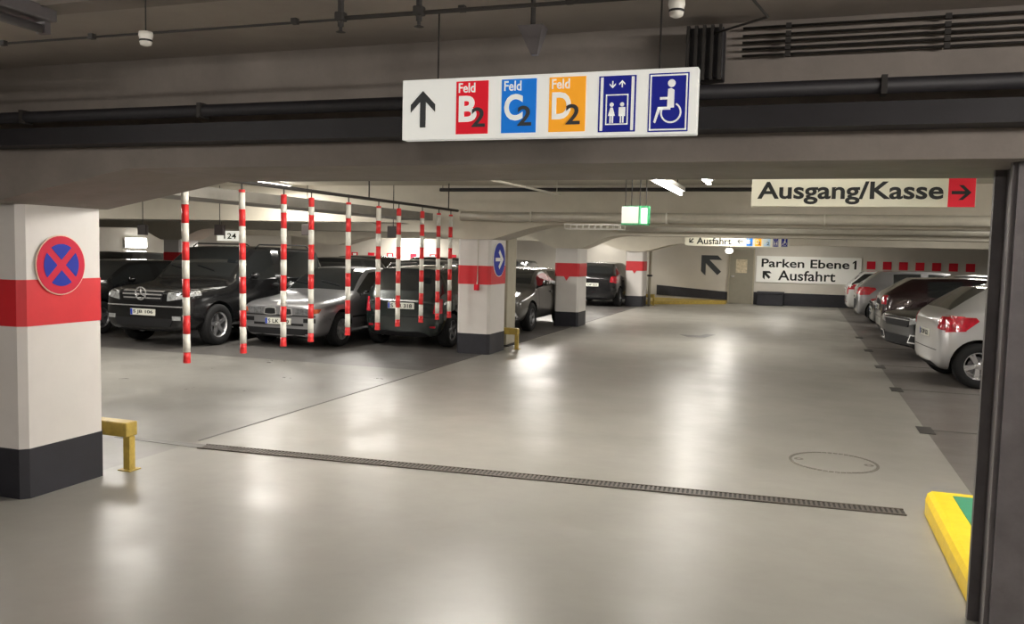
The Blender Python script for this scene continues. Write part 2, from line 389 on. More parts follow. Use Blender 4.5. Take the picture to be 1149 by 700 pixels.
# ------------------------------------------------------------------ hanging striped poles
PY = [6.72, 7.6, 8.34, 8.9, 9.8, 10.65, 11.26, 12.07, 12.70, 13.20]
PRED = mat('pole_red', (.66,.028,.03), .4); PWH = mat('pole_white', (.70,.69,.62), .4)
rail = empty('hanging_rail', (-5.6, 9.8, 2.45), 0, 'long thin steel rail under the ceiling from which the striped poles hang', 'rail')
MB().tube([(0,-3.6,0),(0,4.0,0)], .022, 10).build('bar', CONDUIT, rail, smooth=True)
for y in (-2.0, 0.55, 3.3): MB().tube([(0,y,.0),(0,y,HC-2.45)], .010, 8).build('hanger', CONDUIT, rail)
ORD = ['nearest and leftmost','second','third','fourth','fifth','sixth','seventh','eighth','ninth','farthest, by the second pillar']
for i, y in enumerate(PY):
    t = empty('striped_pole', (-5.6 + (.0, .0, 0, .01, 0, -.01, 0, 0, 0, 0)[i], y, .64), 0,
        'red and white striped pole hanging from the rail, ' + (ORD[i] if i in (0, 9) else ORD[i]+' from the left'), 'pole', 'red and white striped poles hanging beside the parked cars')
    r = .034; n = 9 if i else 9; segh = (2.37-.64)/n
    zz = [0, .10] + [.10+.178*(q+1) for q in range(8)] + [1.70 if i in (0,1,4,5,8,9) else 1.62, 1.73]
    for k in range(len(zz)-1):
        o = MB().lathe([(0, zz[k]),(r, zz[k]),(r, zz[k+1]),(0, zz[k+1])], (0,0,0), 'z', 16).build('red_stripe' if k % 2 == 0 else 'white_stripe', PRED if k % 2 == 0 else PWH, t, smooth=False)
        for p in o.data.polygons: p.use_smooth = abs(p.normal.z) < .5
    MB().lathe([(.036,-.005),(.036,.03),(.0,.03)], (0,0,-.0), 'z', 14).build('end_cap', PRED, t)
    MB().tube([(0,0,2.37-.64),(0,0,2.45-.64)], .008, 8).build('hook', CONDUIT, t)
    if i in (0, 1): t.rotation_euler = ((.004, .006)[i], -.006, 0)

# ------------------------------------------------------------------ signs
def prism_y(pts, y, m, parent, name, d=.003):
    b = MB(); 
    for p in pts: b.prism(p, 'y', y-d, y)
    return b.build(name, m, parent)
def arrow_up(cx, cz, w, h, th):
    # stem plus chevron
    zt = cz+h/2; zb = cz-h/2
    stem = [(cx-th/2, zb), (cx+th/2, zb), (cx+th/2, zt-th*1.25-th/2), (cx, zt-th*1.25), (cx-th/2, zt-th*1.25-th/2)]
    left = [(cx, zt), (cx-w/2, zt-w/2), (cx-w/2, zt-w/2-th*1.25), (cx, zt-th*1.25)]
    right = [(cx, zt), (cx, zt-th*1.25), (cx+w/2, zt-w/2-th*1.25), (cx+w/2, zt-w/2)]
    return [stem, left, right]
def rot(polys, cx, cz, a):
    return [[(cx+(x-cx)*math.cos(a)-(z-cz)*math.sin(a), cz+(x-cx)*math.sin(a)+(z-cz)*math.cos(a)) for x, z in p] for p in polys]

LW = mat('lit_sign_white', (.86,.87,.83), .6, spec=.2, emit=.30); LR = mat('lit_sign_red', (.72,.014,.03), .6, spec=.2, emit=.28)
LB = mat('lit_sign_blue', (.012,.19,.70), .6, spec=.2, emit=.28); LO = mat('lit_sign_orange', (1.,.42,.03), .6, spec=.2, emit=.28); LNV = mat('lit_sign_navy', (.012,.018,.24), .6, spec=.2, emit=.28)
def field_sign(ox, oy, oz, sc, label, small=False, left=False):
    # designed in metres around x in [-1.78,-.435], z in [2.297,2.57]; front face y = 0
    t = empty('hanging_direction_sign', (ox, oy, oz), 0, label, 'sign')
    t.scale = (sc, sc, sc)
    cx = -1.1075; cz = 2.4335
    def X(x): return x-cx
    def Zz(z): return z-cz
    MB().box(X(-1.78), X(-.435), 0, .06, Zz(2.297), Zz(2.57)).build('board', LW, t, bevel=.003)
    if left: prism_y(rot(arrow_up(0, 0, .12, .155, .03), 0, 0, PI/2), -.0, TXTG, t, 'arrow', .003).location = (X(-1.675), 0, 0)
    else: prism_y(arrow_up(X(-1.675), Zz(2.435), .122, .165, .028), 0, TXTG, t, 'arrow', .003)
    for (x0, x1, ch, m) in (((-1.51,-1.355,'B',SBLU),(-1.292,-1.13,'D',SORA),(-1.072,-.908,'P',mat('sign_pale_blue', (.35,.5,.65), .4))) if small else ((-1.51,-1.355,'B',LR),(-1.292,-1.13,'C',LB),(-1.072,-.908,'D',LO))):
        p = MB().box(X(x0), X(x1), -.002, 0, Zz(2.318), Zz(2.553)).build('field_panel', m, t)
        tw = .08
        text('Feld', LW, p, X(x0)+.012, X(x0)+.092, Zz(2.502), Zz(2.545), -.003, bold=.012)
        text(ch, LW, p, X(x0)+.014, X(x0)+.100, Zz(2.372), Zz(2.488), -.003, 'letter', bold=.03)
        text('2', TXTG, p, X(x0)+.078, X(x0)+.142, Zz(2.348), Zz(2.435), -.006, 'numeral', bold=.015)
    # lift pictogram
    x0, x1 = X(-.851), X(-.690); z0, z1 = Zz(2.312), Zz(2.548)
    p = MB().box(x0, x1, -.002, 0, z0, z1).build('lift_panel', LNV, t)
    b = MB(); y = -.002
    def bx(a, c, d, e): b.box(a, c, y-.002, y, d, e)
    bx(x0+.008, x0+.020, z0+.006, z1-.006); bx(x1-.020, x1-.008, z0+.006, z1-.006)
    a0, a1, c0, c1 = x0+.032, x1-.032, z0+.030, z0+.158
    for q in ((a0,a1,c0,c0+.005),(a0,a1,c1-.005,c1),(a0,a0+.005,c0,c1),(a1-.005,a1,c0,c1)): bx(*q)
    for k, xx in enumerate((x0+.058, x1-.058)):
        b.prism([(xx+.009*math.cos(2*PI*i/12), c0+.085+.009*math.sin(2*PI*i/12)) for i in range(12)], 'y', y-.002, y)
        if k == 0: b.prism([(xx-.005,c0+.073),(xx-.015,c0+.038),(xx+.015,c0+.038),(xx+.005,c0+.073)], 'y', y-.002, y)
        else: b.prism([(xx-.014,c0+.073),(xx-.014,c0+.036),(xx+.014,c0+.036),(xx+.014,c0+.073)], 'y', y-.002, y)
        bx(xx-.008, xx-.002, c0+.008, c0+.045); bx(xx+.002, xx+.008, c0+.008, c0+.045)
    for sg, xx in ((-1, x0+.060), (1, x1-.060)):
        zc = z1-.036
        bx(xx-.0025, xx+.0025, zc-.014, zc+.014)
        for s2 in (-1, 1): b.prism([(xx, zc+sg*.016),(xx, zc+sg*.008),(xx+s2*.013, zc-sg*.004),(xx+s2*.013, zc+sg*.003)], 'y', y-.002, y)
    b.build('pictogram', LW, p)
    # wheelchair pictogram
    x0, x1 = X(-.637), X(-.470); z0, z1 = Zz(2.308), Zz(2.55)
    p = MB().box(x0, x1, -.002, 0, z0, z1).build('wheelchair_panel', LNV, t)
    b = MB()
    e = .006; w = .006
    for q in ((x0+e,x1-e,z0+e,z0+e+w),(x0+e,x1-e,z1-e-w,z1-e),(x0+e,x0+e+w,z0+e,z1-e),(x1-e-w,x1-e,z0+e,z1-e)): bx(*q)
    mx, mz = (x0+x1)/2, (z0+z1)/2
    b.prism([(mx+.012+.016*math.cos(2*PI*i/16), mz+.078+.016*math.sin(2*PI*i/16)) for i in range(16)], 'y', y-.002, y)
    b.prism([(mx-.002,mz+.055),(mx-.004,mz+.0),(mx-.004,mz-.022),(mx+.024,mz-.022),(mx+.024,mz+.05),(mx+.012,mz+.058)], 'y', y-.002, y)
    b.prism([(mx-.035,mz+.012),(mx+.0,mz+.012),(mx+.0,mz+.022),(mx-.035,mz+.022)], 'y', y-.002, y)
    b.prism([(mx-.04,mz-.018),(mx-.04,mz-.030),(mx+.01,mz-.03),(mx+.01,mz-.018)], 'y', y-.002, y)
    b.prism([(mx-.052,mz-.085),(mx-.060,mz-.08),(mx-.043,mz-.018),(mx-.03,mz-.02)], 'y', y-.002, y)
    R0, R1 = .037, .044
    for k in range(26):
        a, c2 = math.radians(60-k*10.5), math.radians(60-(k+1)*10.5)
        b.prism([(mx+.012+R0*math.cos(a), mz-.042+R0*math.sin(a)),(mx+.012+R1*math.cos(a), mz-.042+R1*math.sin(a)),(mx+.012+R1*math.cos(c2), mz-.042+R1*math.sin(c2)),(mx+.012+R0*math.cos(c2), mz-.042+R0*math.sin(c2))][::-1], 'y', y-.002, y)
    b.build('pictogram', LW, p)
    for xx in ((-1.615, -.6) if not small else (-1.4, -.8)):
        MB().tube([(X(xx), .03, Zz(2.57)), (X(xx), .03, (HC-oz)/sc)], .004 if not small else .008, 6).build('hanging_wire', CONDUIT, t)
    if small:
        for c in t.children_recursive:
            for i_, m_ in enumerate(c.data.materials):
                c.data.materials[i_] = {LW: SIGNC, LO: SORA, LNV: SNAV}.get(m_, m_)
    return t
field_sign(-1.1075, 3.6, 2.4335, 1., 'large white hanging sign with up arrow, red B, blue C, orange D and wheelchair panels')
field_sign(-1.10, 26.0, 2.21, 1.12, 'small distant hanging sign with blue and orange panels and pictograms', True, True)

# Ausgang / Kasse
t = empty('exit_direction_sign', (.45, 8., 2.36), 0, 'long cream hanging sign reading Ausgang/Kasse with red arrow panel at its right end', 'sign')
MB().box(-.90, .91, 0, .05, -.115, .13).build('board', SIGNC, t, bevel=.003)
p = MB().box(.70, .905, -.003, 0, -.113, .128).build('red_panel', SRED, t)
prism_y(rot(arrow_up(.80, .008, .125, .15, .028), .80, .008, -PI/2), -.003, TXT, p, 'arrow', .003)
text('Ausgang/Kasse', TXT, t, -.85, .665, -.095, .105, -.002, bold=.024)
for x in (-.5, .5): MB().tube([(x,.025,.13),(x,.025,HC-2.36)], .008, 6).build('hanging_rod', CONDUIT, t)

# distant Ausfahrt sign
t = empty('hanging_exit_sign', (-2.6, 26.0, 2.21), 0, 'small distant cream hanging sign reading Ausfahrt with a small arrow', 'sign')
MB().box(-.74,.74,0,.05,-.15,.15).build('board', SIGNC, t)
text('Ausfahrt', TXT, t, -.40, .62, -.10, .10, -.002, bold=.02)
prism_y(rot(arrow_up(-.56, 0, .16, .18, .04), -.56, 0, PI*.75), 0, TXT, t, 'arrow', .003)
for x in (-.5, .5): MB().tube([(x,.025,.15),(x,.025,HC-2.21)], .008, 6).build('hanging_rod', CONDUIT, t)

# wall board Parken Ebene 1
t = empty('wall_board', (.25, YF, 1.32), 0, 'large white board on the far wall reading Parken Ebene 1 and Ausfahrt', 'sign')
MB().box(-1.80,1.80,-.04,0,-.48,.48).build('board', SIGNW, t)
text('Parken Ebene', TXT, t, -1.62, 1.40, .07, .38, -.042, bold=.018)
prism_y([[(1.56,.07),(1.63,.07),(1.63,.38),(1.585,.38),(1.50,.31),(1.50,.26),(1.56,.30)]], -.042, TXT, t, 'numeral', .003)
text('Ausfahrt', TXT, t, -1.02, .95, -.40, -.03, -.042, bold=.015)
prism_y(rot(arrow_up(-1.44, -.2, .34, .36, .09), -1.44, -.2, PI/4), -.04, TXT, t, 'arrow', .003)
# wall arrow
o = prism_y(rot(arrow_up(0, 0, .85, .95, .19), 0, 0, PI/4), YF-.002, TXTG, None, 'painted_arrow', .004)
o.location = (-3.22, 0, 1.44); tag(o, 'big dark grey arrow pointing up left painted on the far wall left of the door', 'arrow')

# red number plates on far wall
PN = 0
def red_plate(x, z, s, label, grp, outline=False):
    o = empty('bay_plate', (x, YF-.005, z), 0, label, 'plate', grp)
    MB().box(-s, s, -.015, 0, -s, s).build('plate', SRED if not outline else SRED, o)
    if outline: MB().box(-s*.55, s*.55, -.018, -.015, -s*.3, s*.75).build('inset', SIGNW, o)
    return o
for i in range(7):
    red_plate(2.36+i*.525, 1.55, .14, 'square red plate on the far wall, ' + ['first right of the white board','second right of the white board','third right of the white board','fourth right of the white board','fifth right of the white board','sixth right of the white board','rightmost, by the steel column'][i], 'red plates on the far wall right of the board')
for i, x in enumerate([-18.3, -17.5, -16.6, -15.5, -14.6, -13.7, -13.0, -12.3]):
    red_plate(x, 1.40, .15, 'small red plate on the wall behind the poles, ' + ['leftmost','second from left','third from left','fourth from left','fifth from left','sixth from left','seventh from left','rightmost'][i], 'red plates on the wall behind the poles', i % 2 == 0)

# door in far wall
d = struct(empty('door_1', (-2.08, YF, 0)))
DOOR = mat('door_paint', (.25,.23,.18), .5, noise=.06)
MB().box(-.42,.42,-.05,0,0,2.02).build('door_leaf', DOOR, d)
MB().box(-.47,-.42,-.08,0,0,2.07).build('door_frame', BEIGE, d); MB().box(.42,.47,-.08,0,0,2.07).build('door_frame', BEIGE, d); MB().box(-.47,.47,-.08,0,2.02,2.07).build('door_frame', BEIGE, d)
MB().box(-.20,.20,-.06,-.05,1.15,1.65).build('door_notice', mat('notice', (.55,.47,.33), .5, noise=.3, nscale=14), d)
MB().box(-.36,-.24,-.10,-.05,1.0,1.04).build('door_handle', CHROME, d)
# low dark box at wall
t = empty('grit_box', (-1.0, YF-.28, 0), 0, 'low dark box standing on the floor below the white wall board', 'box')
MB().box(-.45,.45,-.22,.22,0,.42).build('bin', BLACKP, t, bevel=.02); MB().box(-.48,.48,-.25,.25,.42,.5).build('lid', BLACKP, t, bevel=.02)
# yellow strip at wall
t = MB().prism([(-5.3,29.6),(-2.55,31.9),(-2.55,32.5),(-5.3,32.5)], 'z', 0, .12).build('ramp_kerb', YELD, None)
tag(t, 'yellow painted floor strip along the far wall left of the door', 'kerb')
t = empty('bollard', (-5.55, 31.0, 0), 0, 'small pale post with dark top by the far wall near the last pillar', 'bollard')
MB().tube([(0,0,0),(0,0,.75)], .05, 12).build('post', PLAST, t, smooth=True); MB().tube([(0,0,.75),(0,0,1.05)], .06, 12).build('top', BLACKP, t, smooth=True)
t = empty('wall_speaker', (-2.42, 30.9, 1.95), 0, 'small white device hanging below the distant signs above the door', 'lamp')
MB().lathe([(0,-.1),(.1,-.08),(.14,0),(.1,.08),(0,.1)], (0,0,0), 'z', 14).build('dome', mat('bright_dome', (1,.97,.9), .4, emit=3), t, smooth=True)
MB().tube([(0,0,.09),(0,0,HC-1.95)], .015, 8).build('stem', CONDUIT, t)

# emergency exit box hanging
t = empty('emergency_exit_sign', (-2.07, 11.0, 2.28), 0, 'small green edged emergency exit light box hanging on four rods over the lane', 'exit sign')
MB().box(-.16,.07,-.1,.05,-.10,.115).build('housing', SIGNW, t, bevel=.006)
MB().box(.08,.17,-.02,.10,-.10,.10).build('lit_panel', GREENL, t)
b = MB()
for q in ((.065,.082,-.105,.11,-.12,.13),(.165,.178,-.03,.11,-.11,.11),(-.16,.178,-.02,.11,.115,.13),(-.16,.178,-.105,.11,-.12,-.10)): b.box(*q)
b.build('green_frame', GREENF, t)
for x in (-.13,-.05,.06,.14): MB().tube([(x,.0,.12),(x,.0,HC-2.28)], .006, 6).build('hanging_rod', CONDUIT, t)
b = MB()
for i in range(14): b.box(-.78+i*.055, -.76+i*.055, .0, .3, 0, .012)
for y in (0,.1,.2,.3): b.box(-.78,-.02,y,y+.012,0,.012)
for y in (0,.3):
    b.box(-.78,-.02,y,y+.01,.06,.07)
    for i in range(10): b.box(-.78+i*.084,-.77+i*.084,y,y+.01,0,.07)
o = b.build('wire_tray', PLAST, None); o.location = (-2.24, 11.0, 2.10); tag(o, 'open wire cable tray hanging left of the green exit box', 'cable tray')

o = MB().box(-6.55,-5.95,5.2,13.25,2.27,2.39).build('air_duct', mat('duct_grey', (.20,.19,.165), .5, noise=.1)); tag(o, 'flat grey duct running away under the ceiling left of the striped poles', 'duct')
# small dark bay indicators below beam 2
for i, (x, z) in enumerate([(-12.2,2.03),(-10.4,2.05),(-8.5,2.08),(-6.77,2.07)]):
    t = empty('bay_indicator', (x, 13.4, z), 0, 'small dark box under the second beam, ' + ['leftmost, above the black off-roader bonnet','above the black off-roader roof','above the silver saloon','rightmost, above the dark estate'][i], 'indicator box', 'dark indicator boxes under the second beam')
    MB().box(-.1,.1,-.04,.04,-.1,.1).build('housing', mat('indicator_black', (.012,.006,.005), .6), t, bevel=.01)
    MB().tube([(0,.0,.1),(0,.0,HC-z)], .008, 6).build('stem', CONDUIT, t)
t = empty('hanging_bay_sign', (-12.9, 17.0, 1.98), 0, 'small pale lit bay sign hanging far back above the black off-roader roof', 'sign')
MB().box(-.35,.35,-.03,.03,-.12,.12).build('board', mat('lit_bay_sign', (.9,.88,.75), .4, emit=.8), t); text('124', TXTG, t, -.15, .2, -.07, .07, -.033)
for x in (-.25,.25): MB().tube([(x,0,.12),(x,0,HC-1.98)], .008, 6).build('hanging_rod', CONDUIT, t)

# ------------------------------------------------------------------ services under the ceiling
def pipe(name, pts, r, m, label, cat='pipe', clips=(), clipm=None):
    t = empty(name, pts[0], 0, label, cat)
    p0 = Vector(pts[0])
    MB().tube([Vector(p)-p0 for p in pts], r, 14).build('pipe_run', m, t, smooth=True)
    if not clips:
        for p in pts: MB().tube([Vector(p)-p0+Vector((.05 if p == pts[0] else -.05,0,0)), Vector((p[0]-p0.x+(.05 if p == pts[0] else -.05), p[1]-p0.y, HC-p0.z))], .005, 6).build('hanger', m, t)
    for c in clips:
        c = Vector(c)-p0; MB().box(c.x-.012, c.x+.012, c.y-r-.006, c.y+r+.006, c.z-r-.006, c.z+r+.006).build('clip', clipm or CONDUIT, t)
pipe('supply_duct', [(-5.45,13.30,2.35),(XR,13.30,2.35)], .078, PIPE, 'thick pale grey pipe running across in front of the second beam', clips=[(x,13.30,2.35) for x in (-4.2,-2.,.3,2.6)], clipm=PIPE)
pipe('far_supply_duct', [(-4.,19.4,2.38),(XR,19.4,2.38)], .09, PIPE, 'pale grey pipe running across in front of the third beam')
pipe('dashed_tray', [(-5.9,13.42,2.80),(.2,13.42,2.80)], .03, CONDUIT, 'dark conduit along the top of the second beam')
pipe('dark_main', [(XL+.1,3.98,2.535),(XR-.1,3.98,2.535)], .034, DARKP, 'dark round pipe along the near face of the first beam', clips=[(x,3.98,2.535) for x in (-4.5,-3.2,-1.9,.3,1.0)])
o = MB().box(XL+.1, XR-.1, 3.98, 4.145, 2.37, 2.47).build('cable_duct', DARKP); tag(o, 'flat dark cable duct running along the near face of the first beam', 'cable duct')
for i, z in enumerate([2.715,2.745,2.775,2.805,2.84]):
    pipe('thin_pipe', [(-.30,4.1,z),(3.,4.1,z)], .0055, CONDUIT, 'thin pipe on near beam right of the junction block, ' + ['lowest of five','second lowest of five','middle of five','second highest of five','highest of five'][i], clips=[(x,4.1,z) for x in (-.1,.55)])
t = empty('junction_block', (-.46, 4.02, 2.71), 0, 'dark ribbed junction block on the beam above the right end of the big sign', 'junction box')
MB().box(-.085,.085,-.02,.1,-.11,.12).build('box', DARKP, t, bevel=.006)
b = MB()
for i in range(5): b.box(-.08+i*.036,-.066+i*.036,-.045,-.02,-.12,.125)
b.build('ribs', CONDUIT, t)
pipe('ceiling_conduit', [(-4.2,2.9,2.665),(-.30,2.93,2.665),(-.20,3.0,2.665),(-.16,3.4,2.70),(-.42,4.0,2.80)], .005, CONDUIT, 'thin dark cable run crossing under the foreground ceiling above the big sign', 'cable', clips=[(x,2.9,2.665) for x in (-3.4,-2.9,-1.9,-1.2,-.8)])
o = MB().box(-6,3,2.86,3.0,2.80,2.83).build('ceiling_batten', CONC, None); tag(o, 'flat strip crossing the foreground ceiling above the cable', 'batten')
for i, (x, y, z) in enumerate([(-2.58,2.86,2.62),(-.44,2.97,2.625)]):
    t = empty('smoke_detector', (x, y, z), 0, ['small white smoke detector under the ceiling at upper left','small white smoke detector under the ceiling above the wheelchair panel'][i], 'smoke detector', 'white smoke detectors under the foreground ceiling')
    t.scale = (.85,.85,1)
    MB().lathe([(0,.035),(.032,.035),(.034,.02),(.03,.01),(.03,-.002),(.026,-.016),(.012,-.022),(0,-.022)], (0,0,0), 'z', 20).build('body', PLAST, t, smooth=True)
    MB().lathe([(.0302,-.004),(.0315,0),(.0302,.004)], (0,0,0), 'z', 20).build('slot', DARKP, t)
    MB().tube([(0,0,.035),(0,0,HC-z)], .003, 8).build('stem', CONDUIT, t)
t = empty('ceiling_speaker', (-1.02, 3.17, 2.63), 0, 'dark wedge shaped loudspeaker under the ceiling above the big sign', 'speaker')
MB().add([(-.05,-.03,.03),(.05,-.03,.03),(.05,.05,.03),(-.05,.05,.03),(-.012,.03,-.07),(.014,.03,-.07),(.014,.05,-.07),(-.012,.05,-.07)], [(0,1,2,3),(4,7,6,5),(0,4,5,1),(1,5,6,2),(2,6,7,3),(3,7,4,0)]).build('horn', STEEL, t)
MB().tube([(0,.01,.03),(0,.01,HC-2.63)], .01, 8).build('bracket', CONDUIT, t)
t = empty('sprinkler_pipe', (-1.44, 2.75, 2.62), 0, 'dark sprinkler pipe with two drops at the top edge left of the sign wire', 'pipe')
MB().tube([(-.19,0,0),(.9,.02,.0)], .007, 8).build('cross_pipe', CONDUIT, t)
for x in (-.17,.14):
    MB().tube([(x,0,HC-2.62),(x,0,-.03)], .011, 8).build('drop', CONDUIT, t); MB().tube([(x,0,-.03),(x,0,-.045),(x,0,-.05)], [.006,.006,.018], 10).build('sprinkler_head', CONDUIT, t)
    MB().box(x-.018, x+.018, -.018, .018, -.012, .02).build('elbow', CONDUIT, t, bevel=.005)

# ------------------------------------------------------------------ lamps
LN = 0
def lamp(x, y, length, z=2.68, power=60, label='', axis='y', lit=True, strong=False):
    t = empty('fluorescent_lamp', (x, y, z), 0 if axis == 'y' else PI/2, label, 'lamp', 'fluorescent batten lamps under the ceiling')
    h = length/2
    MB().box(-.06,.06,-h,h,.03,.09).build('housing', HOUS, t, bevel=.006)
    MB().tube([(0,-h+.03,0),(0,h-.03,0)], .03 if strong in (7, 8, 9) else .02, 12).build('tube', ({9: TUBE2, 7: TUBE3, 8: TUBE4, 3: TUBE}[strong] if strong else TUBE) if lit else HOUS, t, smooth=True)
    for s in (-1,1): MB().box(-.025,.025,s*(h-.02)-.015,s*(h-.02)+.015,-.02,.05).build('end_cap', HOUS, t)
    for s in (-1,1): MB().tube([(0,s*h*.7,.09),(0,s*h*.7,HC-z)], .006, 6).build('hanger', CONDUIT, t)
    if not lit:
        for c in t.children: c.data.materials[0] = STEEL
    if lit and not strong:
        ld = bpy.data.lights.new('tube_light', 'AREA'); ld.shape = 'RECTANGLE'; ld.size = .3; ld.size_y = length; ld.energy = power; ld.color = (1., .95, .87)
        lo = bpy.data.objects.new('tube_light', ld); C.objects.link(lo); lo.parent = t; lo.location = (0,0,-.03)
    return t
PW = 115
LAMPS = [(-1.6,10.6,2.4,2.62,3,'lit tube lamp over the lane just beyond the near beam'),
 (-1.12,10.2,1.2,2.68,3,'short lit lamp panel over the lane right of the bright tube'),
 (-2.0,17.0,2.4,2.68,.8,'lamp over the lane beyond the second beam'),
 (-2.0,24.4,3.0,2.68,.8,'lamp over the lane beyond the third beam'),
 (-.6,30.2,2.0,2.60,.5,'lamp over the lane close to the far wall'),
 (-9.0,8.7,2.6,2.68,1.3,'lamp above the black off-roader and the silver saloon'),
 (-8.7,12.4,1.5,2.82,.9,'short lamp just in front of the second beam above the silver saloon'),
 (-9.0,17.0,2.4,2.68,1.3,'lamp above the second row of parked cars'),
 (-7.3,24.0,5.6,2.68,3.6,'long lamp above the third row of parked cars'),
 (-7.2,31.0,2.4,2.6,.4,'lamp above the far wall left of the painted arrow'),
 (-15.5,11.,3.0,2.68,1.6,'lamp far left above the first row of cars'),
 (-15.5,22.5,4.0,2.68,2.4,'lamp far left above the deepest rows of cars'),
 (-15.5,31.2,3.0,2.5,2.5,'lamp close to the red plates on the back wall'),
 (4.5,11.5,2.4,2.68,1.1,'lamp above the right bays by the silver hatchback'),
 (4.5,17.0,2.4,2.68,1.1,'lamp above the right bays by the black car'),
 (4.5,25.,3.0,2.68,1.2,'lamp above the far right bays'),
 (-3.0,7.2,2.4,2.66,7,'added fill lamp over the left side of the lane, hidden beyond the near beam'),  # added out of sight above the beam to brighten the second beam
 (1.2,5.75,1.8,2.66,7,'added fill lamp lighting the front of the long Ausgang sign'),  # added to light the sign front, hidden by the near beam
 (-12.0,8.8,2.4,2.66,3,'lamp in the left aisle left of the striped poles'),
 (0.,-2.4,2.4,2.66,9,'unseen fill lamp added over the lane behind the camera'),  # added fill for the foreground, out of view
 (3.2,1.2,2.4,2.66,9,'unseen fill lamp added to the right of the camera'),  # unseen fill added for the pillar and sign faces
 (-4.9,.6,2.0,2.66,8,'unseen fill lamp added to the left of the camera'),  # unseen fill added for the near beam and ceiling
 (-10.,6.8,2.4,2.72,.8,'lamp in the left aisle beyond the near beam'),
 (-3.2,1.75,2.4,2.72,0,'unlit lamp at the top left corner of the view')]
for x, y, l, z, k, lab in LAMPS: lamp(x, y, l, z, PW*k, lab, lit=k > 0, strong=k if k in (3, 7, 8, 9) else False)
# thin pale conduit seen on the ceiling beyond the near beam
pipe('pale_conduit', [(-3.6,9.2,2.64),(-3.37,12.0,2.62)], .015, PIPE, 'thin pale conduit running along the ceiling left of the exit light box')
# bright lamp on the left wall
t = empty('wall_lamp', (XL+.01, 23.2, 1.72), 0, 'glaring wall lamp at far left above the black off-road car', 'lamp')
MB().box(0,.08,-.5,.5,-.14,.2).build('housing', HOUS, t); MB().box(.08,.12,-.45,.45,-.12,.18).build('diffuser', mat('glare', (1,.97,.92), .4, emit=30), t)

